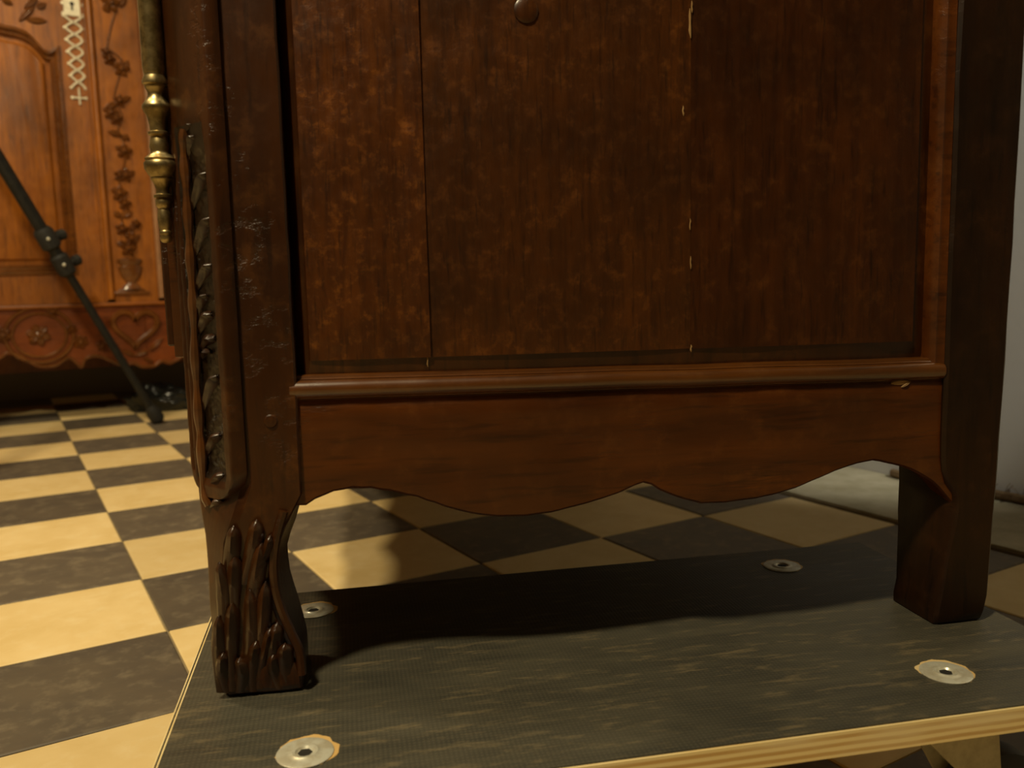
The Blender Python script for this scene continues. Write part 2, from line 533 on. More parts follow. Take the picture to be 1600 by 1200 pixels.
# ------------------------------------------------------------------ dolly
THD = math.radians(-19.6)
DX0, DX1, DY0, DY1 = -0.0315, 0.613, -0.1355, 0.199
PT = 0.0185
def make_dolly(loc, label):
    root = empty('furniture_dolly', loc, THD)
    tag(root, label, 'dolly', None)
    bm = bmesh.new(); box(bm, DX0, DX1, DY0, DY1, HD-PT, HD-.0009, .0006, 1)
    obj('plywood_board', bm, M['ply'], root)
    bm = bmesh.new(); box(bm, DX0+.0036, DX1-.0008, DY0+.0008, DY1-.0008, HD-.0011, HD, 0)
    box(bm, DX0+.0013, DX0+.0021, DY0+.0008, DY1-.0008, HD-.0011, HD-.0003, 0)
    obj('black_film_top', bm, M['film'], root, 0)
    for bx, by, wx_ in ((.058, -.085, .3), (.056, .149, -.4), (.4985, -.084, .05), (.499, .150, 2.2)):
        bm = bmesh.new()
        lathe(bm, (bx, by, HD), [(.0172, .0001), (.0174, .0008), (.0162, .0013), (.0110, .0008), (.0088, .0012), (.0078, .0019), (.0060, .0018), (.0050, .0006), (.0001, .0004)], 28)
        bolt = obj('bolt', bm, M['steel'], root)
        # ragged ring where the film is worn through to the wood
        bm = bmesh.new()
        lathe(bm, (0, 0, 0), [(.0186, 0), (.0184, .00025), (.0001, .00025)], 40)
        for vv in bm.verts:
            k_ = 1+.14*noise.noise((vv.co.x*160+bx*50, vv.co.y*160, 2))
            vv.co.x = bx+.0016+vv.co.x*k_; vv.co.y = by+.0026+vv.co.y*k_; vv.co.z += HD-.00005
        obj('worn_ring', bm, M['ply'], bolt)
        # small hollow of the bolt's socket
        bm = bmesh.new()
        lathe(bm, (bx, by, HD+.0004), [(.0046, 0), (.0046, .0004), (.0001, .0004)], 6)
        obj('socket', bm, M['hole'], bolt)
        # swivel caster under the bolt
        z0 = HD-PT
        bm = bmesh.new()
        lathe(bm, (bx, by, z0-.012), [(.024, 0), (.028, .004), (.028, .012)], 20)
        cs = obj('caster', bm, M['steel'], root)
        ca, sa = math.cos(wx_), math.sin(wx_)
        bm = bmesh.new()
        for s in (-1, 1):
            poly = [(-.038, z0-.010), (.026, z0-.010), (.030, z0-.050), (.036, z0-.078), (.028, z0-.086), (.018, z0-.080), (-.002, z0-.045)]
            prism(bm, poly, s*.020-.002, s*.020+.002, .0006)
        box(bm, -.028, .028, -.021, .021, z0-.017, z0-.012, .001, 1)
        fk = obj('fork', bm, M['caster_grey'], cs)
        fk.location = (bx, by, 0)
        fk.rotation_euler = (0, 0, wx_)
        bm = bmesh.new()
        lathe(bm, (.044, -.014, .0378), [(.010, -.002), (.030, 0), (.0365, .003), (.0378, .010), (.0378, .018), (.0365, .025), (.030, .028), (.010, .030)], 28, 'y')
        wh = obj('wheel', bm, M['navy'], cs)
        wh.location = (bx, by, 0)
        wh.rotation_euler = (0, 0, wx_)
    return root
dolly = make_dolly((O[0], O[1], 0), 'worn black-topped plywood dolly with round steel bolts under the dark wardrobe')
far = O+AN*1.27
make_dolly((float(far[0]), float(far[1]), 0), 'second plywood dolly carrying the far legs of the dark wardrobe, hidden behind it')

# ------------------------------------------------------------------ foreground wardrobe (own frame: x = depth, y = width, z up from the dolly)
W = 1.30
H = 1.98
arm = empty('carved_wardrobe', (float(O[0]), float(O[1]), HD+.0008), THA)
tag(arm, 'large dark brown antique wardrobe seen from its side, standing on the black-topped dolly', 'wardrobe')

def jit(x, y, z, s=.0006):
    n = noise.noise((x*35, y*35, z*28))
    return s*n
CU = Vector((-.655, .755, 0)).normalized()       # direction across the canted corner face
CN = Vector((-.755, -.655, 0)).normalized()      # its outward normal
CE = Vector((.0215, -.0008, 0))                # its near edge

def front_post(parent, mirror=False):
    bm = bmesh.new()
    rings = []
    zs = [0, .002, .006, .012, .02, .03, .04, .05, .06, .07, .08, .09, .10, .11, .12, .13, .14, .15, .165, .18]+[.2+.02*k for k in range(0, 20)]+[.62+.1*k for k in range(14)]
    xr_t = [(0, .0535), (.015, .0520), (.036, .0446), (.057, .0375), (.079, .0345), (.103, .0385), (.1073, .0404), (.1254, .052), (.14, .0600), (3, .0600)]
    xk_t = [(0, .0555)]+sorted([(max(.001, L(u, v, .055)[1]), L(u, v, .055)[0]) for u, v in ((478, 1062), (482, 1031), (479, 984), (465, 930), (451, 883), (449, 844), (462, 815))])+[(.14, .0600), (3, .0600)]
    xf_t = [(0, -.0002), (.008, -.0041), (.0245, -.0059), (.06, -.0070), (.094, -.0079), (.114, -.0090), (.126, -.0125), (.15, -.0150), (3, -.0150)]
    cx_t = [(0, .004), (.02, .000), (.06, .001), (.11, .006), (.135, .016), (.15, .0205), (3, .0205)]
    cy_t = [(0, .005), (.0245, .009), (.06, .011), (.094, .017), (.114, .025), (.126, .034), (.15, .041), (3, .041)]
    yb_t = [(0, .060), (.03, .062), (.06, .058), (.10, .055), (.14, .055), (3, .055)]
    ip = lambda tb, z: float(np.interp(z, [a for a, b in tb], [b for a, b in tb]))
    for z in zs:
        xr, xf, cx, cyy, yb, xk = (ip(q, z) for q in (xr_t, xf_t, cx_t, cy_t, yb_t, xk_t))
        g = .0045 if z > .137 else 0.0      # set back of the groove beside the carved face
        yn = 0.0 if z > .03 else -.0022*math.sin(PI*z/.03)
        ins = .0015 if z < .001 else 0
        base = [(xf+ins, yb), (xf+ins, cyy+.002), (xf+ins+.001, cyy), (cx+.0002, yn+ins+g), (cx+.006, yn+ins+g), (cx+.0068, yn+ins)]
        nx = 8
        for k in range(1, nx):
            base.append((cx+.0068+(xr-.0018-cx-.0068)*k/nx, yn+ins))
        base += [(xr-.0012, yn+ins+.0001), (xr-ins, yn+ins+.0014), (xr+(xk-xr)*.35, .02), (xk-ins, yb-.003), (xk-.003, yb)]
        ring = []
        for x, y in base:
            q = jit(x, y, z, .0011)
            ring.append((x+q*.8, y+q, z+(.0010*abs(noise.noise((x*70, y*40, 3)))+.0003 if z < .001 else 0)))
        if mirror:
            ring = [(x, W-y, z) for x, y, z in ring]
        rings.append(ring)
    loft(bm, rings)
    return obj('front_corner_post', bm, M['dark_v'], parent, 40)
post = front_post(arm)
front_post(arm, True)

# canted carved face: a raised strip with rounded foot, sunk ground and rims
def canted_face():
    bm = bmesh.new()
    Wd = .0560
    z0 = .136
    ns, nz = 34, 330
    ztop = 1.2
    def hgt(s, z):
        a = s/Wd
        # outline foot rounding
        cx = Wd*.5
        e = z-z0
        hw = Wd*.5
        if e < .022:
            hw = Wd*.5*math.sqrt(max(0, 1-((.022-e)/.022)**2))
        if abs(s-cx) > hw+1e-4:
            return None
        edge = hw-abs(s-cx)
        h = .0058*min(1, max(0, edge/.0025))**.5
        # sunk ground between rims
        top = .392
        if z < top+.02:
            f = min(1, max(0, (top-z)/.03))
            f *= min(1, max(0, (e-.010)/.012))
            g0, g1 = .0110, .0450
            ww = min(1, max(0, (s-g0)/.002))*min(1, max(0, (g1-s)/.002))
            h -= .0048*f*ww
            h += f*ww*.0009*noise.noise((s*500, z*420, 0))
        h += .00035*noise.noise((s*160, z*120, 5))
        # bead line on far rim
        if s > .0478 and s < .0498 and z > .155:
            h -= .0018
        return h
    grid = {}
    zz = [z0+.26*(k/200) for k in range(201)]+[z0+.26+.02*k for k in range(1, 42)]
    for j, z in enumerate(zz):
        cxm, hw = Wd*.5, Wd*.5
        e = z-z0
        if e < .022:
            hw = Wd*.5*math.sqrt(max(.0004, 1-((.022-e)/.022)**2))
        for i in range(ns+1):
            s = cxm-hw+2*hw*i/ns
            if i in (0, ns):
                h = -.004
            else:
                h = hgt(s, z) or 0.0
            p = CE+CU*s+CN*h
            grid[i, j] = bm.verts.new((p.x, p.y, z))
    for j in range(len(zz)-1):
        for i in range(ns):
            bm.faces.new((grid[i, j], grid[i+1, j], grid[i+1, j+1], grid[i, j+1]))
    fo = obj('carved_corner_face', bm, M['dark_v'], post, 50)
    fo.data.materials.append(M['dark_ground'])
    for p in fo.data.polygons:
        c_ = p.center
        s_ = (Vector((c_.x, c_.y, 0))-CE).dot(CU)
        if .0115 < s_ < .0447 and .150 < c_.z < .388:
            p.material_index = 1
    return fo
face = canted_face()

def on_cant(u, v, lift=0.0015):
    """measured point on the canted face plane"""
    r = ray(u, v)
    A = O+AD*CE.x+AN*CE.y
    nn = AD*CN.x+AN*CN.y
    t = ((A-CAM) @ nn)/(r @ nn)
    P = CAM+r*t-O
    q = Vector((float(P @ AD), float(P @ AN), float(P[2])))
    return q+CN*lift
N3 = CN.copy()
# climbing stem
stem = [(292, 205), (291, 240), (294, 280), (297, 330), (300, 380), (303, 430), (306, 480), (308, 540), (311, 600), (315, 660), (318, 700), (322, 760), (330, 790)]
bm = bmesh.new()
P = [on_cant(u+6, v, .0046) for u, v in stem]
sp = smooth_path([tuple(p) for p in P], 5)
tube(bm, sp, [.0030+.0007*math.sin(k*.9) for k in range(len(sp))], 8)
obj('carved_stem', bm, M['bead'], post)
leaves = [((291, 226), (306, 196), 11), ((293, 250), (309, 214), 12), ((296, 330), (326, 272), 14), ((299, 405), (331, 342), 15),
          ((303, 455), (334, 415), 15), ((305, 500), (326, 462), 12), ((307, 520), (333, 492), 16), ((312, 545), (338, 530), 14), ((313, 560), (332, 552), 9),
          ((314, 640), (342, 588), 15), ((318, 712), (346, 680), 13), ((322, 775), (352, 742), 16), ((326, 800), (350, 782), 13),
          ]
for a, b, wpx in leaves:
    bm = bmesh.new()
    leaf(bm, on_cant(a[0]+6, a[1], .0018), on_cant(b[0]+3, b[1], .0030), wpx/1750, N3, .0050, bend=.0022, sink=.003, nt=12, blunt=True)
    obj('carved_leaf', bm, M['carved'], post, 60)

# leaf carving down the foot: overlapping blades on the near face and the rounded corner
def on_near(u, v, lift=0.0):
    x, z = L(u, v, -.001)
    return Vector((x, -.001-lift, z))
foot_leaves = [((352, 925), (366, 822), 22), ((378, 915), (402, 812), 24), ((392, 900), (424, 836), 16), ((347, 1005), (344, 878), 22), ((364, 985), (368, 868), 22), ((388, 985), (410, 848), 24),
               ((345, 1084), (343, 962), 22), ((362, 1082), (364, 940), 22), ((384, 1080), (392, 918), 24), ((404, 1078), (416, 908), 22), ((402, 1060), (424, 980), 18),
               ((424, 1076), (434, 972), 24), ((448, 1072), (446, 1004), 26), ((352, 1084), (350, 1018), 20), ((374, 1084), (376, 1026), 22), ((394, 1082), (402, 1000), 22), ((436, 1078), (428, 1020), 20)]
for a, b, wpx in foot_leaves:
    bm = bmesh.new()
    pa, pb = on_near(*a, .0), on_near(*b, .003)
    pa.z = max(pa.z, .0025)
    leaf(bm, pa, pb, wpx/1950, (-.15, -1, .0), .0046, nt=14, vein=.5, sink=.003, bend=.0022*random.uniform(-1, 1), blunt=True)
    obj('carved_foot_leaf', bm, M['carved'], post, 60)
# raised rib following the inner curve of the foot
bm = bmesh.new()
rib = [(443, 800), (432, 840), (427, 880), (430, 920), (440, 955), (455, 990), (468, 1020), (472, 1055)]
P = smooth_path([tuple(on_near(u, v, .0)) for u, v in rib], 5)
tube(bm, P, .0032, 8)
obj('curved_rib', bm, M['dark_v'], post)

# peg heads
def peg(u, v, y, r, mat='dark_v', parent=arm, name='peg'):
    x, z = L(u, v, y)
    bm = bmesh.new()
    lathe(bm, (x, y+.002, z), [(r, 0), (r, -.0022), (r*.8, -.0032), (r*.2, -.0034)], 14, 'y')
    return obj(name, bm, M[mat], parent)
peg(423, 660, .0, .0048)
peg(822, 18, .008, .0085)

# rear post
def rear_post(mirror=False):
    bm = bmesh.new()
    zs = [0, .003, .008, .02, .035, .05, .065, .08, .095, .105, .115, .125, .135, .15]+[.18+.03*k for k in range(16)]+[.7+.1*k for k in range(13)]
    xl = [(0, .5455), (.012, .5455), (.03, .5500), (.06, .5540), (.09, .5605), (.105, .5600), (.118, .550), (.14, .5470), (3, .5470)]
    xr = [(0, .5885), (.012, .5930), (.03, .5935), (.08, .5960), (.2, .6000), (.39, .6035), (.6, .605), (3, .605)]
    rings = []
    ip = lambda tb, z: float(np.interp(z, [a for a, b in tb], [b for a, b in tb]))
    for z in zs:
        a, b = ip(xl, z), ip(xr, z)
        yb = .057
        ins = .002 if z < .001 else 0
        bk = min(a, .5475)
        base = [(a+.0025, ins), (a, .0025), ((a+bk)/2, .03), (bk, yb-.002), (a+.003, yb), (b-.003, yb), (b, yb-.003), (b, .03), (b, .003), (b-.003, ins), ((a+b)/2, ins)]
        ring = [(x+jit(x, y, z, .001), y+jit(x+1, y, z, .0012), z) for x, y in base]
        if mirror:
            ring = [(x, W-y, z) for x, y, z in ring]
        rings.append(ring)
    loft(bm, rings)
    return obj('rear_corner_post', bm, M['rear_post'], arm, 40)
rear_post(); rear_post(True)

# bottom side rail with cut-out apron
low = [(456, 790), (470, 795), (492, 783), (520, 771), (552, 765), (580, 766), (610, 769), (645, 778), (680, 789), (715, 800), (745, 807), (780, 810), (820, 809),
       (860, 804), (905, 793), (945, 781), (975, 770), (995, 760), (1012, 755), (1030, 768), (1060, 780), (1095, 789), (1135, 788), (1180, 782), (1225, 772),
       (1262, 758), (1300, 741), (1335, 728), (1365, 722), (1395, 727), (1430, 738), (1462, 758), (1484, 784), (1496, 800)]
lowz = [L(u, v, .004) for u, v in low]
RT_L, RT_R = L(456, 630, .004), L(1478, 597, .004)
def rail(mirror=False):
    bm = bmesh.new()
    n = 80
    xs = np.linspace(.0555, .561, n)
    lx = [p[0] for p in lowz]; lz = [p[1] for p in lowz]
    y0, y1 = .004, .024
    rows = []
    for x in xs:
        zb = float(np.interp(x, lx, lz))
        zt = float(np.interp(x, [RT_L[0], RT_R[0]], [RT_L[1], RT_R[1]]))+.0005
        zb += .0016*noise.noise((x*90, 3, 0))*(1 if x < .16 else .35)
        wv_ = .0006*noise.noise((x*30, 0, 0))
        r = [(x, y1, zb+.0015), (x, y0+.002+wv_, zb), (x, y0+wv_, zb+.0018)]
        for k in range(1, 6):
            r.append((x, y0+wv_+.0005*noise.noise((x*18, 0, k*1.3)), zb+(zt-zb)*k/6))
        r += [(x, y0+wv_, zt-.002), (x, y0+.0015+wv_, zt), (x, y1, zt)]
        if mirror:
            r = [(a, W-b, c) for a, b, c in r]
        rows.append(r)
    loft(bm, rows)
    return obj('bottom_rail', bm, M['dark_h'], arm, 40)
rail(); rail(True)

# half-round moulding along the rail, with small fillets
def moulding(mirror=False):
    bm = bmesh.new()
    prof = [(.020, .0172), (.0085, .0172), (.0068, .0165), (.0064, .0150), (.0050, .0142)]
    for k in range(9):
        a = -PI/2+PI*(k/8)
        prof.append((.0052-.0056*math.cos(a), .0075-.0062*math.sin(a)))
    prof += [(.0055, .0008), (.0045, -.0004), (.020, -.0004)]
    rows = []
    for x in np.linspace(.0555, .5470, 60):
        zt = float(np.interp(x, [RT_L[0], RT_R[0]], [RT_L[1], RT_R[1]]))
        r = [(float(x), y+.0004*noise.noise((x*22, 1, 0)), zt+.0007+z+.0005*noise.noise((x*16, 7, 0))) for y, z in prof]
        if mirror:
            r = [(a, W-b, c) for a, b, c in r]
        rows.append(r)
    loft(bm, rows)
    return obj('moulding', bm, M['bead'], arm, 45)
moulding(); moulding(True)

# side panel: bevelled border and raised field of three vertical boards
PY = .0155       # recessed border
FY = .0085       # raised field
xl_, zl_ = L(485, 566, FY)
xr_, zr_ = L(1427, 535, FY)
def panel(mirror=False):
    fx0, fx1 = xl_, xr_
    s1 = L(664, 300, FY)[0]; s2 = L(1080, 300, FY)[0]
    topz = 1.86
    my = (lambda y: W-y) if mirror else (lambda y: y)
    def zf(x):
        return float(np.interp(x, [xl_, xr_], [zl_, zr_]))
    # bevelled border behind
    bm = bmesh.new()
    outer0 = [(.0602, RT_L[1]+.010), (.549, RT_R[1]+.010), (.549, 1.90), (.0602, 1.90)]
    outer = [(.0665, RT_L[1]+.010), (.549, RT_R[1]+.010), (.549, 1.90), (.0665, 1.90)]
    inner = [(fx0, zf(fx0)), (fx1, zf(fx1)), (fx1, topz), (fx0, topz)]
    step = [(fx0+.0015, zf(fx0)+.0015), (fx1-.0015, zf(fx1)+.0015), (fx1-.0015, topz-.0015), (fx0+.0015, topz-.0015)]
    rings = [[(x, my(.028), z) for x, z in outer0], [(x, my(.0185), z) for x, z in outer0], [(x, my(.0095 if k in (0, 3) else PY+.003), z) for k, (x, z) in enumerate(outer)], [(x, my(FY+.0025), z) for x, z in inner], [(x, my(FY+.0030), z) for x, z in step]]
    loft(bm, rings)
    obj('panel_border', bm, M['dark_panel'], arm, 20)
    xs = [fx0, s1, s2, fx1]
    for k in range(3):
        a, b = xs[k]+.00004, xs[k+1]-.00004
        bm = bmesh.new()
        rows = []
        nx = 16
        for i in range(nx+1):
            x = a+(b-a)*i/nx
            q = (x-a)/(b-a)
            cup = (.0011, .0009, .0010)[k]*(4*(q-.5)**2) - (.0018*math.exp(-((q-1)/.13)**2) if k == 0 else 0)
            y = FY+cup
            if i in (0, nx):
                y += .00008
            rr = []
            for j in range(25):
                z = zf(x)+(topz-zf(x))*(j/24)**2.2
                rr.append((x, my(y+.0006*noise.noise((x*14, z*7, k))), z))
            rr = [(x, my(.0128), zf(x))]+rr+[(x, my(.0128), topz)]
            rows.append(rr)
        loft(bm, rows)
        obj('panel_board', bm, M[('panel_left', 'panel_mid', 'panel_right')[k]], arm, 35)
    # moulded inner edge of the rear post
    bm = bmesh.new()
    pf = [(.5465, .002), (.5425, .0035), (.5395, .0030), (.5375, .0060), (.5355, .0100), (.5355, .020), (.5465, .020)]
    loft(bm, [[(x, my(y), z) for x, y in pf] for z in np.linspace(RT_R[1]+.012, 1.9, 30)])
    obj('stile_moulding', bm, M['dark_h'], arm, 40)
panel(); panel(True)
# flakes of old filler along the board seams
for (u, v, ln, r) in ((1079, 38, 34, .0018), (1081, 12, 14, .0012), (1079, 352, 14, .0010), (1080, 412, 16, .0011), (1080, 546, 9, .0012), (1068, 175, 12, .0012), (668, 566, 14, .0009)):
    x, z = L(u, v, FY)
    bm = bmesh.new()
    tube(bm, [(x+.0004*random.uniform(-1, 1), FY+.0004, z+ln/3400*(k/4-.5)*2) for k in range(5)], [r*.15, r*.55, r*.4, r*.5, r*.15], 6)
    obj('filler_flake', bm, M['filler'], arm)
# splintered chip at the end of the rail's upper edge
x, z = L(1408, 602, .003)
bm = bmesh.new()
leaf(bm, (x-.008, .0045, z+.001), (x+.008, .0045, z+.0015), .005, (0, -1, 0), .0016, nt=5)
leaf(bm, (x+.0005, .0045, z-.0025), (x+.009, .0045, z+.002), .003, (0, -1, 0), .002, nt=5)
obj('splinter', bm, M['filler'], arm)

# carcass: bottom, back, top, cornice
bm = bmesh.new(); box(bm, .02, .575, .03, W-.03, .215, .232, .001, 1); obj('bottom_board', bm, M['back'], arm)
bm = bmesh.new(); box(bm, .575, .588, .05, W-.05, .17, 1.92, .001, 1); obj('back_panel', bm, M['back'], arm)
bm = bmesh.new(); box(bm, .01, .598, .0, W, 1.90, 1.925, .002, 1); obj('top_board', bm, M['dark_h'], arm)
bm = bmesh.new()
for k, (o_, z0, z1) in enumerate(((.005, 1.915, 1.935), (.02, 1.935, 1.955), (.04, 1.955, 1.98))):
    box(bm, -.012-o_, .605+o_*.3, -o_, W+o_, z0, z1, .004, 2)
obj('cornice', bm, M['dark_h'], arm)
# front rail with scalloped apron
bm = bmesh.new()
pts = []
for k in range(121):
    y = .05+(W-.10)*k/120
    q = (y-W/2)/(W/2-.05)
    z = .102+.028*abs(math.sin(q*PI*3.5+PI/2))-.012*math.exp(-(q/.18)**2)+.03*max(0, abs(q)-.86)/.14
    pts.append((y, z))
a = [[(-.004, y, .212), (-.004, y, z), (.016, y, z), (.016, y, .212)] for y, z in pts]
loft(bm, a)
obj('front_apron', bm, M['dark_h'], arm)
# doors with proud frames
for s, (ya, yb) in enumerate(((.046, .628), (.672, 1.254))):
    dz = L(280, 560, .048)[1]
    xa = L(266, 450, .048)[0]
    bm = bmesh.new()
    box(bm, xa, -.0095, ya, ya+.085, dz, 1.88, .0015, 2)
    box(bm, xa, -.0095, yb-.085, yb, dz, 1.88, .0015, 2)
    box(bm, xa, -.0095, ya+.085, yb-.085, dz, dz+.10, .0015, 2)
    box(bm, xa, -.0095, ya+.085, yb-.085, .96, 1.06, .0015, 2)
    box(bm, xa, -.0095, ya+.085, yb-.085, 1.78, 1.88, .0015, 2)
    d = obj('door', bm, M['dark_h'], arm)
    bm = bmesh.new()
    for z0, z1 in ((dz+.10, .96), (1.06, 1.78)):
        box(bm, xa+.008, -.011, ya+.08, yb-.08, z0-.005, z1+.005)
        box(bm, xa+.003, xa+.009, ya+.12, yb-.12, z0+.035, z1-.035, .003, 2)
    obj('door_panel', bm, M['dark_panel'], d)
    # thin lipping on the door front, ending short of the door's foot
    bm = bmesh.new()
    lx = L(256, 450, .052)[0]
    box(bm, lx, xa+.0005, ya+.004 if s == 0 else ya+.02, yb-.02 if s == 0 else yb-.004, L(262, 543, .05)[1], 1.86, .0012, 1)
    obj('door_lipping', bm, M['dark_v'], d)
bm = bmesh.new(); box(bm, -.011, .012, .62, .68, .2, 1.9, .002, 1); obj('centre_stile', bm, M['dark_v'], arm)
bm = bmesh.new(); box(bm, -.009, .014, .05, W-.05, .205, .2335, .001, 1); obj('front_rail', bm, M['dark_h'], arm)
bm = bmesh.new(); box(bm, -.009, .014, .05, W-.05, 1.86, 1.92, .001, 1); obj('front_rail', bm, M['dark_h'], arm)

# tall turned brass pin hinge
HYY = .034
hx, hz = L(252, 265, HYY)
def hzv(v):
    return L(250, v, HYY)[1]
prof = [(382, .0001), (381, .0030), (378, .0046), (374, .0050), (370, .0044), (368, .0050), (364, .0052), (362, .0044), (357, .0052), (345, .0058), (333, .0054), (328, .0046), (325, .0062), (316, .0066),
        (312, .0056), (311, .0074), (307, .0076), (305, .0055), (298, .0052), (288, .0070), (284, .0086), (281, .0092), (279, .0088), (275, .0108), (266, .0134), (257, .0136), (253, .0118), (252, .0122),
        (250, .0128), (247, .0112), (242, .0076), (238, .0074), (232, .0082), (222, .0074), (217, .0064), (215, .0062), (213, .0084), (209, .0086), (207, .0066), (198, .0068), (188, .0080), (182, .0088),
        (178, .0104), (171, .0118), (167, .0114), (160, .0088), (153, .0064), (147, .0062), (141, .0080), (138, .0086), (136, .0084), (134, .0100), (129, .0102), (122, .0086), (119, .0082), (117, .0086)]
bm = bmesh.new()
hxc = hx
lathe(bm, (hxc, HYY, 0), [(r*.80, hzv(v)) for v, r in prof], 28)
h = obj('brass_hinge', bm, M['brass'], arm, 50)
bm = bmesh.new()
lathe(bm, (hxc, HYY, 0), [(.0068, hzv(117)), (.0072, hzv(110)), (.0072, hzv(-160)), (.0100, hzv(-165)), (.0100, hzv(-178)), (.006, hzv(-190)), (.0115, hzv(-215)), (.006, hzv(-240)), (.0001, hzv(-260))], 28)
obj('hinge_barrel', bm, M['brass'], h, 50)
bm = bmesh.new(); box(bm, hxc+.004, -.012, HYY+.008, HYY+.0105, hzv(110), hzv(-160), 0); obj('hinge_leaf', bm, M['brass'], h)

# ------------------------------------------------------------------ far wardrobe (front plane y = BY)
cxB = B(200, 300)[0]
bg = empty('oak_wardrobe', (cxB, BY, 0))
tag(bg, 'honey oak wardrobe with carved flowers and pierced metal keyplate, behind the tripod leg', 'wardrobe')
def F(u, v, y=0.0):
    x, z = B(u, v, BY+y)
    return x-cxB, z
HWB = .74
HB = 2.15
bm = bmesh.new()
ms = F(150, 300)[0]; me_ = F(228, 300)[0]
z_r = F(100, 476)[1]                       # underside of the doors
z_a = F(100, 481)[1]
# carcass
bm = bmesh.new()
box(bm, -HWB, -HWB+.05, .0, .52, .0, HB-.08, .003, 1)
obj('side', bm, M['oak_v'], bg)
bm = bmesh.new()
box(bm, HWB-.05, HWB, .0, .52, .0, HB-.08, .003, 1)
obj('side', bm, M['oak_v'], bg)
bm = bmesh.new(); box(bm, -HWB, HWB, .50, .52, .12, HB-.08); obj('back_panel', bm, M['oak_v'], bg, 0)
bm = bmesh.new(); box(bm, -HWB, HWB, .02, .5, z_r-.02, z_r, 0); obj('bottom_board', bm, M['oak_h'], bg, 0)
bm = bmesh.new()
box(bm, -HWB-.02, HWB+.02, -.02, .53, HB-.1, HB-.06, .006, 2)
box(bm, -HWB-.05, HWB+.05, -.05, .54, HB-.06, HB, .012, 3)
obj('cornice', bm, M['oak_h'], bg)
# scroll feet
for s in (-1, 1):
    bm = bmesh.new()
    P = [(s*(HWB-.10), 0, .20), (s*(HWB-.07), -.01, .13), (s*(HWB-.05), -.03, .07), (s*(HWB-.03), -.045, .03), (s*(HWB-.0), -.05, .028)]
    tube(bm, smooth_path(P, 5), [.045-.0012*k for k in range(21)], 10)
    obj('foot', bm, M['oak_red'], bg)
# apron with scalloped edge
ap_r = [(-6, 566), (10, 556), (22, 556), (34, 560), (48, 570), (60, 575), (72, 576), (88, 574), (100, 566), (108, 562), (118, 569), (128, 577), (133, 565), (145, 559), (158, 560), (172, 566), (186, 572), (198, 575), (206, 571), (212, 571), (222, 576), (232, 576), (242, 568), (250, 560), (262, 556), (275, 556)]
ap = [F(u, v) for u, v in ap_r]
dens = ap
# period of the pattern repeated to both ends by mirroring about the heart
xc = F(211, 300)[0]
left = [p for p in dens if p[0] <= xc]
right = [(2*xc-x, z) for x, z in left[::-1]]
ext = [(-HWB+.05, .10), (-HWB+.07, .16), (-HWB+.10, .215), (left[0][0]-.16, .19), (left[0][0]-.06, .21)]
extr = [(2*xc-x, z) for x, z in ext[::-1]]
prof2 = ext+left+right+[e for e in extr if e[0] < HWB-.05]+[(HWB-.05, .10)]
prof2 = [tuple(p) for p in smooth_path(prof2, 3)]
bm = bmesh.new()
rows = [[(x, .0, z_a+.002), (x, -.0, z+.001), (x, .0, z), (x, .022, z), (x, .022, z_a+.002)] for x, z in prof2]
loft(bm, rows)
apron = obj('apron', bm, M['oak_red'], bg, 35)
bm = bmesh.new()
tube(bm, [(x, -.002, z+.007) for x, z in prof2], .0045, 6)
obj('scalloped_bead', bm, M['oak_dark'], apron)
def ap_pt(u, v, y=-.002):
    x, z = F(u, v)
    return Vector((x, y, z))
# heart, roundel, rosettes, sprigs
def heart(cu, cv, su, sv, r, flip=1):
    pts = []
    for k in range(41):
        a = 2*PI*k/40
        hx_ = 16*math.sin(a)**3/17
        hy_ = (13*math.cos(a)-5*math.cos(2*a)-2*math.cos(3*a)-math.cos(4*a))/15
        pts.append(tuple(ap_pt(cu+hx_*su, cv-hy_*sv-2, -.003)))
    bm = bmesh.new()
    tube(bm, pts, r, 6)
    return bm
obj('carved_heart', heart(211, 513, 37, 29, .0095), M['oak_dark'], apron)
for su in (-1, 1):
    for u0, v0, u1, v1, wd in ((211, 556, 232, 548, .018), (234, 548, 254, 528, .016), (224, 560, 240, 566, .014), (236, 516, 252, 504, .012)):
        bm = bmesh.new()
        leaf(bm, ap_pt(211+su*(u0-211), v0), ap_pt(211+su*(u1-211), v1), wd, (0, -1, 0), .007)
        obj('carved_leaf', bm, M['oak_dark'], apron)
for sgn in (1, -1):
    cu = 62 if sgn == 1 else 360
    for rad, r in ((30, .0045), (38, .006)):
        bm = bmesh.new()
        cxx, czz = F(62, 524)
        if sgn == -1:
            cxx = 2*xc-cxx
        R_ = rad/1354*3.35
        tube(bm, [(cxx+R_*math.cos(2*PI*k/36), -.002, czz+R_*.9*math.sin(2*PI*k/36)) for k in range(37)], r, 6)
        obj('carved_ring', bm, M['oak_dark'], apron)
    ros = [(60, 524, .035), (4, 524, .028), (112, 514, .017), (126, 534, .024), (82, 487, .020), (160, 540, .020)]
    for (u, v, r) in ros:
        x, z = F(u, v)
        if sgn == -1:
            x = 2*xc-x
        bm = bmesh.new()
        rosette(bm, (x, -.001, z), r, (0, -1, 0), .009, 6)
        obj('carved_rosette', bm, M['oak_dark'], apron)

# lower rail under the doors
bm = bmesh.new(); box(bm, -HWB+.05, HWB-.05, -.012, .02, z_a, z_r+.002, .004, 2)
obj('lower_rail', bm, M['oak_h'], bg)
# centre stile
sxl, sxr = F(172, 460)[0], F(243, 460)[0]
sxl = (F(152, 0)[0]+F(170, 460)[0])/2; sxr = (F(218, 0)[0]+F(243, 460)[0])/2
bm = bmesh.new(); box(bm, sxl, sxr, -.004, .02, z_r, HB-.09, .002, 1)
stile = obj('centre_stile', bm, M['oak_v'], bg)
mid = (sxl+sxr)/2
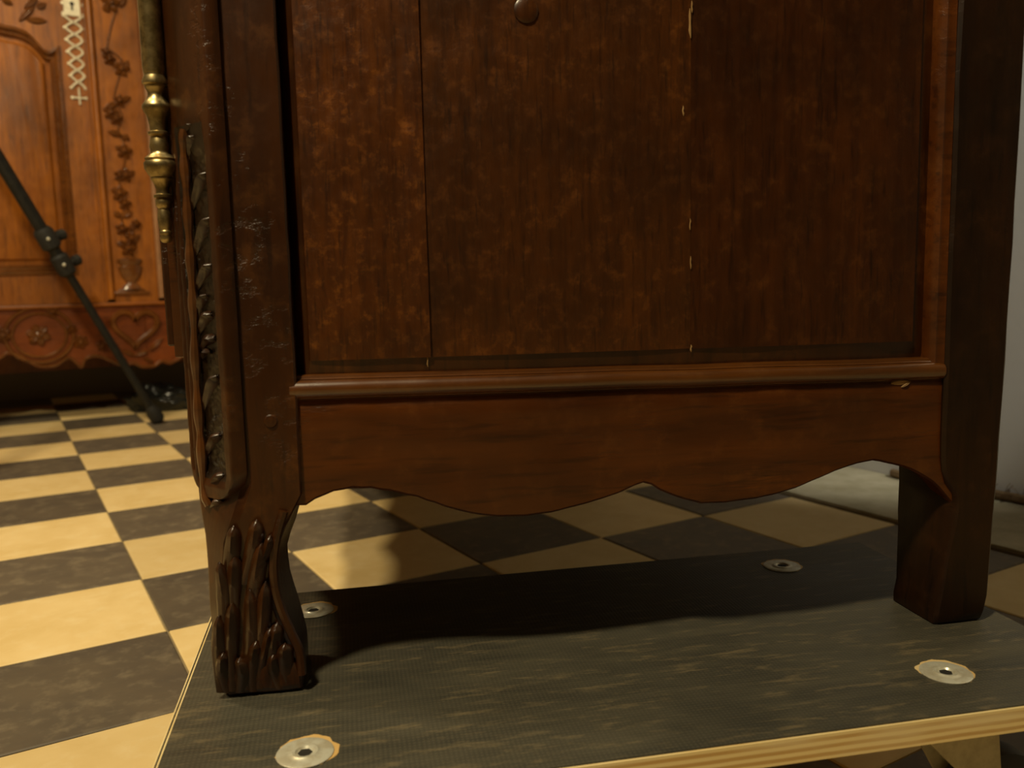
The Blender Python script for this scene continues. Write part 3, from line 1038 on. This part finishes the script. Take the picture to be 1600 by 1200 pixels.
# moulded strips either side of the stile (door edges)
for s, x0 in ((-1, sxl), (1, sxr)):
    bm = bmesh.new()
    pf = []
    for k in range(9):
        a = PI*k/8
        pf.append((x0+s*.010+.010*math.cos(a), -.004-.011*math.sin(a)))
    pf += [(x0+s*.010-.010, .01), (x0+s*.010+.010, .01)]
    loft(bm, [[(x, y, z) for x, y in pf] for z in (z_r+.012, HB-.1)])
    obj('edge_bead', bm, M['oak_edge' if s > 0 else 'oak_v'], bg)
# carving on the stile: vase, stems and flowers
def st_pt(u, v, y=-.005):
    x, z = F(u, v)
    return Vector((x, y, z))
bm = bmesh.new()
vx, _ = F(204, 430)
zb = F(204, 460)[1]; zt = F(204, 400)[1]; hh = zt-zb
for r, a, b in ((.052, 0, .08), (.040, .08, .14)):
    box(bm, vx-r, vx+r, -.012, -.003, zb+hh*a, zb+hh*b, .003, 2)
rings = []
for r, hq in ((.034, .14), (.026, .22), (.014, .30), (.018, .34), (.030, .48), (.036, .66), (.037, .72), (.030, .74), (.030, .80), (.038, .84), (.036, .92), (.020, .95)):
    rings.append([(vx+r*math.cos(a), -.004-r*.45*math.sin(a), zb+hh*hq) for a in [PI*k/10 for k in range(11)]])
loft(bm, rings, cap=False, closed=False)
obj('carved_vase', bm, M['oak_dark'], stile, 50)
stem_px = [(204, 398), (200, 370), (190, 345), (196, 310), (186, 285), (193, 260), (196, 230), (184, 205), (190, 180), (178, 155), (184, 125), (192, 100), (180, 85), (168, 75), (172, 45), (180, 10), (172, -40), (178, -120)]
bm = bmesh.new()
tube(bm, smooth_path([tuple(st_pt(*p)) for p in stem_px], 4), .0035, 6)
obj('carved_stem', bm, M['oak_dark'], stile)
fl = [(172, 5, .026), (165, 82, .014), (170, 93, .017), (189, 108, .022), (186, 158, .018), (172, 176, .020), (181, 186, .018), (193, 236, .022), (196, 274, .020), (186, 274, .015), (186, 302, .022), (194, 318, .018),
      (205, 372, .020), (190, 358, .018), (200, 388, .022), (212, 350, .014)]
for u, v, r in fl:
    bm = bmesh.new()
    rosette(bm, st_pt(u, v), r*1.2, (0, -1, 0), .011, 5)
    obj('carved_flower', bm, M['oak_dark'], stile)
for u0, v0, u1, v1 in ((190, 112, 200, 95), (184, 160, 204, 152), (184, 162, 164, 168), (178, 182, 164, 170), (190, 212, 168, 206), (190, 212, 202, 218), (194, 276, 210, 268), (194, 276, 178, 280),
                       (188, 304, 176, 292), (192, 340, 206, 330), (188, 340, 178, 330), (196, 380, 182, 382), (204, 380, 218, 366), (202, 360, 214, 345), (186, 12, 196, -6), (170, 20, 160, 8)):
    bm = bmesh.new()
    leaf(bm, st_pt(u0, v0), st_pt(u1, v1), .023, (0, -1, 0), .009)
    obj('carved_leaf', bm, M['oak_dark'], stile)

# doors: frame, sunk moulding with shaped top, raised field
z_t = HB-.11
pr_x = (F(97, 120)[0]+F(118, 425)[0])/2       # right edge of the door's panel
pb_z = F(60, 428)[1]
arch = [F(97, 72), F(88, 76), F(76, 82), F(66, 78), F(58, 68), F(44, 54), F(28, 46), F(10, 42)]
def door(sign):
    x_in = sxl-.020 if sign < 0 else sxr+.020
    x_out = -HWB+.05 if sign < 0 else HWB-.05
    mir = (lambda x: x) if sign < 0 else (lambda x: 2*mid-x)
    xcen = (sxl-.020-HWB+.05)/2
    # shaped panel outline (door on the left; the other is mirrored)
    az = sorted([(x, z) for x, z in [tuple(p) for p in smooth_path(arch, 5)]])
    z_mid = az[0][1]+.012
    az = [(xcen, z_mid)]+[p for p in az if p[0] > xcen+.02]
    def ztop(x):
        x = xcen+abs(x-xcen)
        return float(np.interp(x, [p[0] for p in az], [p[1] for p in az]))
    hwp = pr_x-xcen
    def ring_pts(d):
        r_ = [(xcen-hwp+d, pb_z+d), (xcen+hwp-d, pb_z+d)]
        r_ += [(xcen+(hwp-d)*(1-2*k/60), ztop(xcen+(hwp-d)*(1-2*k/60))-d) for k in range(61)]
        return [(mir(x), z) for x, z in r_]
    outl = ring_pts(0)
    cxm = mir(xcen)
    czm = (pb_z+z_mid)/2
    inset = ring_pts
    # frame with the opening cut out
    bm = bmesh.new()
    ox0, ox1 = min(x_in, x_out), max(x_in, x_out)
    N_ = len(outl)
    def toframe(p):
        dx, dz = p[0]-cxm, p[1]-czm
        zlo, zhi = z_r+.003, z_mid+.09
        s_ = []
        if dx > 1e-9: s_.append((ox1-cxm)/dx)
        if dx < -1e-9: s_.append((ox0-cxm)/dx)
        if dz > 1e-9: s_.append((zhi-czm)/dz)
        if dz < -1e-9: s_.append((zlo-czm)/dz)
        k = min(s_)
        return (cxm+dx*k, czm+dz*k)
    dense = []
    for i in range(N_):
        a_, b_ = outl[i], outl[(i+1) % N_]
        n_ = max(1, int(math.hypot(b_[0]-a_[0], b_[1]-a_[1])/.012))
        for k in range(n_):
            dense.append((a_[0]+(b_[0]-a_[0])*k/n_, a_[1]+(b_[1]-a_[1])*k/n_))
    R1 = [(x, -.008, z) for x, z in dense]
    R0 = [(*[toframe(p)[0]], -.008, toframe(p)[1]) for p in dense]
    R2 = [(x, .014, z) for x, z in dense]
    RA = [(x, .014, z) for x, y, z in R0]
    loft(bm, [RA, R0, R1, R2], cap=False)
    box(bm, ox0, ox1, -.008, .014, z_mid+.0899, z_t, 0)
    d = obj('door', bm, M['oak_v'], bg, 30)
    # moulding band round the opening
    bm = bmesh.new()
    lv = [(-.004, -.009), (-.002, -.015), (.006, -.017), (.011, -.012), (.014, -.006), (.020, -.008), (.025, -.003), (.027, .006)]
    loft(bm, [[(x, y, z) for x, z in inset(dd)] for dd, y in lv], cap=False)
    obj('door_moulding', bm, M['oak_dark'], d, 40)
    bm = bmesh.new()
    fld = [[(x, y, z) for x, z in inset(dd)] for dd, y in ((.026, .006), (.040, .004), (.046, -.003), (.050, -.004))]
    loft(bm, fld, cap=False)
    bm.verts.ensure_lookup_table()
    nn = len(fld[-1])
    face_ = bm.faces.new([bm.verts[len(bm.verts)-nn+i] for i in range(nn)])
    bmesh.ops.triangulate(bm, faces=[face_])
    obj('door_panel', bm, M['oak_v'], d, 20)
    # leaves carved above the shaped top
    for u0, v0, u1, v1 in ((30, 40, 55, 15), (42, 38, 74, 40), (38, 20, 60, 4), (20, 14, 2, 4), (46, 6, 62, -12), (58, 20, 72, 12)):
        bm = bmesh.new()
        a_, b_ = F(u0, v0), F(u1, v1)
        leaf(bm, (mir(a_[0]), -.009, a_[1]+.01), (mir(b_[0]), -.009, b_[1]+.01), .022, (0, -1, 0), .007)
        obj('carved_leaf', bm, M['oak_dark'], d)
    # narrow fillet beside the edge bead
    bm = bmesh.new()
    fx = x_in-.012*(1 if sign > 0 else -1) if 0 else x_in+(.012 if sign > 0 else -.012)
    box(bm, fx-.003, fx+.003, -.012, -.006, z_r+.01, z_t, .001, 1)
    obj('fillet', bm, M['oak_v'], d)
    return d
dl = door(-1)
door(1)

# pierced metal keyplate
def kp(u, v, y=-.0105):
    x, z = F(u, v)
    return (x, y, z)
kx = (F(112, 0)[0]+F(123, 155)[0])/2
def keyplate(parent, xk):
    z_at = lambda v: F(116, v)[1]
    bm = bmesh.new()
    box(bm, xk-.024, xk+.024, -.0115, -.008, z_at(27), z_at(-42), .0015, 1)
    for k in range(6):
        for s in (-1, 1):
            lathe(bm, (xk+s*.025, -.0085, z_at(24)+.030*k), [(.006, 0), (.005, -.003), (.0001, -.0035)], 8, 'y')
    o = obj('keyplate', bm, M['pewter'], parent, 30)
    bm = bmesh.new()
    lathe(bm, (xk, -.0112, z_at(8)), [(.006, 0), (.006, -.001), (.0001, -.0011)], 12, 'y')
    box(bm, xk-.0025, xk+.0025, -.0123, -.0112, z_at(8)-.020, z_at(8), 0)
    obj('keyhole', bm, M['hole'], o)
    # lattice below and above: crossing waves with cusps
    for za, zb_, nn in ((z_at(27), z_at(138), 6), (z_at(-42), z_at(-155), 6)):
        bm = bmesh.new()
        steps = nn*12
        for s in (-1, 1):
            pts = []
            for k in range(steps+1):
                t_ = k/steps
                wd = .022*(1-.25*t_)
                pts.append((xk+s*wd*math.cos(t_*nn*PI), -.0105, za+(zb_-za)*t_))
            tube(bm, pts, .0038, 6)
        for k in range(nn+1):
            zz_ = za+(zb_-za)*min(1, (k)/nn)
            wd = .022*(1-.25*k/nn)
            for s in (-1, 1):
                lathe(bm, (xk+s*(wd+.003), -.0085, zz_), [(.0055, 0), (.0045, -.003), (.0001, -.0035)], 8, 'y')
        dirn = -1 if zb_ < za else 1
        tube(bm, [(xk, -.0105, zb_), (xk, -.0105, zb_+dirn*.050)], .0032, 6)
        tube(bm, [(xk-.019, -.0105, zb_+dirn*.030), (xk+.019, -.0105, zb_+dirn*.030)], .0035, 6)
        for q in (-.019, .019):
            lathe(bm, (xk+q, -.0085, zb_+dirn*.030), [(.006, 0), (.005, -.003), (.0001, -.0035)], 8, 'y')
        obj('pierced_strip', bm, M['pewter'], o, 50)
keyplate(dl, kx)

# ------------------------------------------------------------------ tripod
fx, fy = G(247, 662)
A0 = Vector((fx, fy, .014))
th0 = math.radians(24)
hd_ = Vector((math.cos(th0), math.sin(th0), 0))          # from the centre out to this foot
nv = np.array([-math.sin(th0), math.cos(th0), 0.0])
rr = ray(0, 252)
q = CAM+rr*(((np.array(A0)-CAM) @ nv)/(rr @ nv))
q = Vector([float(a) for a in q])
slope = (q.z-A0.z)/((q-A0).xy.length)
rad = .62
apz = A0.z+slope*(rad-.03)
apex = A0-hd_*rad
tri = empty('tripod', (apex.x, apex.y, 0))
tag(tri, 'black metal tripod leg crossing in front of the honey oak wardrobe', 'tripod')
for k in range(3):
    a = th0+2*PI*k/3
    ft = Vector((rad*math.cos(a), rad*math.sin(a), .014))
    tp = Vector((.03*math.cos(a), .03*math.sin(a), apz))
    d_ = tp-ft
    def at(t_):
        return ft+d_*t_
    bm = bmesh.new()
    # outer flat section above the joint, inner thinner section below
    tube(bm, [at(.02), at(.43)], .0115, 10)
    lg = obj('leg', bm, M['black_metal'], tri)
    bm = bmesh.new()
    tube(bm, [at(.415), at(1.0)], [.0165, .0185], 10)
    obj('upper_tube', bm, M['black_metal'], lg)
    bm = bmesh.new()
    tube(bm, [at(.395), at(.402), at(.440), at(.447)], [.017, .024, .024, .018], 12)
    tube(bm, [at(.460), at(.465), at(.500), at(.508)], [.019, .026, .026, .02], 12)
    side = Vector((math.cos(a), math.sin(a), .35)).normalized()
    for t_ in (.420, .482):
        p = at(t_)
        tube(bm, [p, p+side*.034], .0075, 8)
        tube(bm, [p+side*.028, p+side*.032, p+side*.048, p+side*.052], [.008, .015, .015, .009], 10)
    obj('clamp', bm, M['rubber'], lg)
    bm = bmesh.new()
    for t_ in (.420, .482):
        p = at(t_)+Vector((0, -.023, 0))
        lathe(bm, (p.x, p.y, p.z), [(.0045, .004), (.0045, -.004), (.002, -.006)], 8, 'y')
    obj('screw', bm, M['steel'], lg)
    bm = bmesh.new()
    tube(bm, [at(-.008), at(.0), at(.02), at(.032), at(.04)], [.014, .021, .022, .017, .012], 12)
    obj('rubber_foot', bm, M['rubber'], lg)
bm = bmesh.new()
lathe(bm, (0, 0, apz-1.22), [(.04, 1.19), (.05, 1.20), (.05, 1.25), (.03, 1.27), (.018, 1.28), (.018, 1.50), (.035, 1.505), (.035, 1.53), (.05, 1.54), (.05, 1.55)], 20)
obj('centre_column', bm, M['black_metal'], tri)

# ------------------------------------------------------------------ crumpled plastic under the far wardrobe
bx, by = G(262, 641)
bm = bmesh.new()
bmesh.ops.create_icosphere(bm, subdivisions=4, radius=1)
for v in bm.verts:
    p = v.co.copy()
    n_ = noise.fractal(p*1.7+Vector((4, 2, 1)), .8, 2.1, 4)
    r_ = noise.noise(p*5+Vector((1, 9, 3)))
    k = 1+.30*n_+.12*abs(r_)
    v.co = Vector((p.x*.125*k, p.y*.075*k, max(-.0, (p.z+.35)*.046*k*(1.25-.5*p.x))))
bag = obj('plastic_bag', bm, M['bag'], None, 25)
bag.location = (bx+.02, by+.03, .001)
bag.rotation_euler = (0, 0, -.25)
tag(bag, 'crumpled shiny black plastic bag on the tiles behind the tripod foot', 'bag')

# ------------------------------------------------------------------ frayed cord at the foot of the right wall
bm = bmesh.new()
cx_, cz_ = WX-.016, .0145
pts = [(cx_+.006*noise.noise((k*.6, 0, 0)), -.62+.022*k, cz_+.002*noise.noise((0, k*.7, 0))) for k in range(0, 28)]
tube(bm, pts, [.0085+.0015*noise.noise((k, 3, 3)) for k in range(28)], 7)
cord = obj('frayed_cord', bm, M['jute'])
tag(cord, 'frayed brown cord lying along the foot of the white wall', 'cord')
bm = bmesh.new()
for k in range(60):
    y = random.uniform(-.40, -.18)
    p = Vector((cx_, y, cz_))
    q = p+Vector((random.uniform(-.018, .008), random.uniform(-.02, .02), random.uniform(.0, .024)))
    tube(bm, [p, (p+q)/2+Vector((0, random.uniform(-.004, .004), .004)), q], .0006, 3)
fr = obj('loose_fibres', bm, M['jute'], cord, 0)
fr['kind'] = 'stuff'
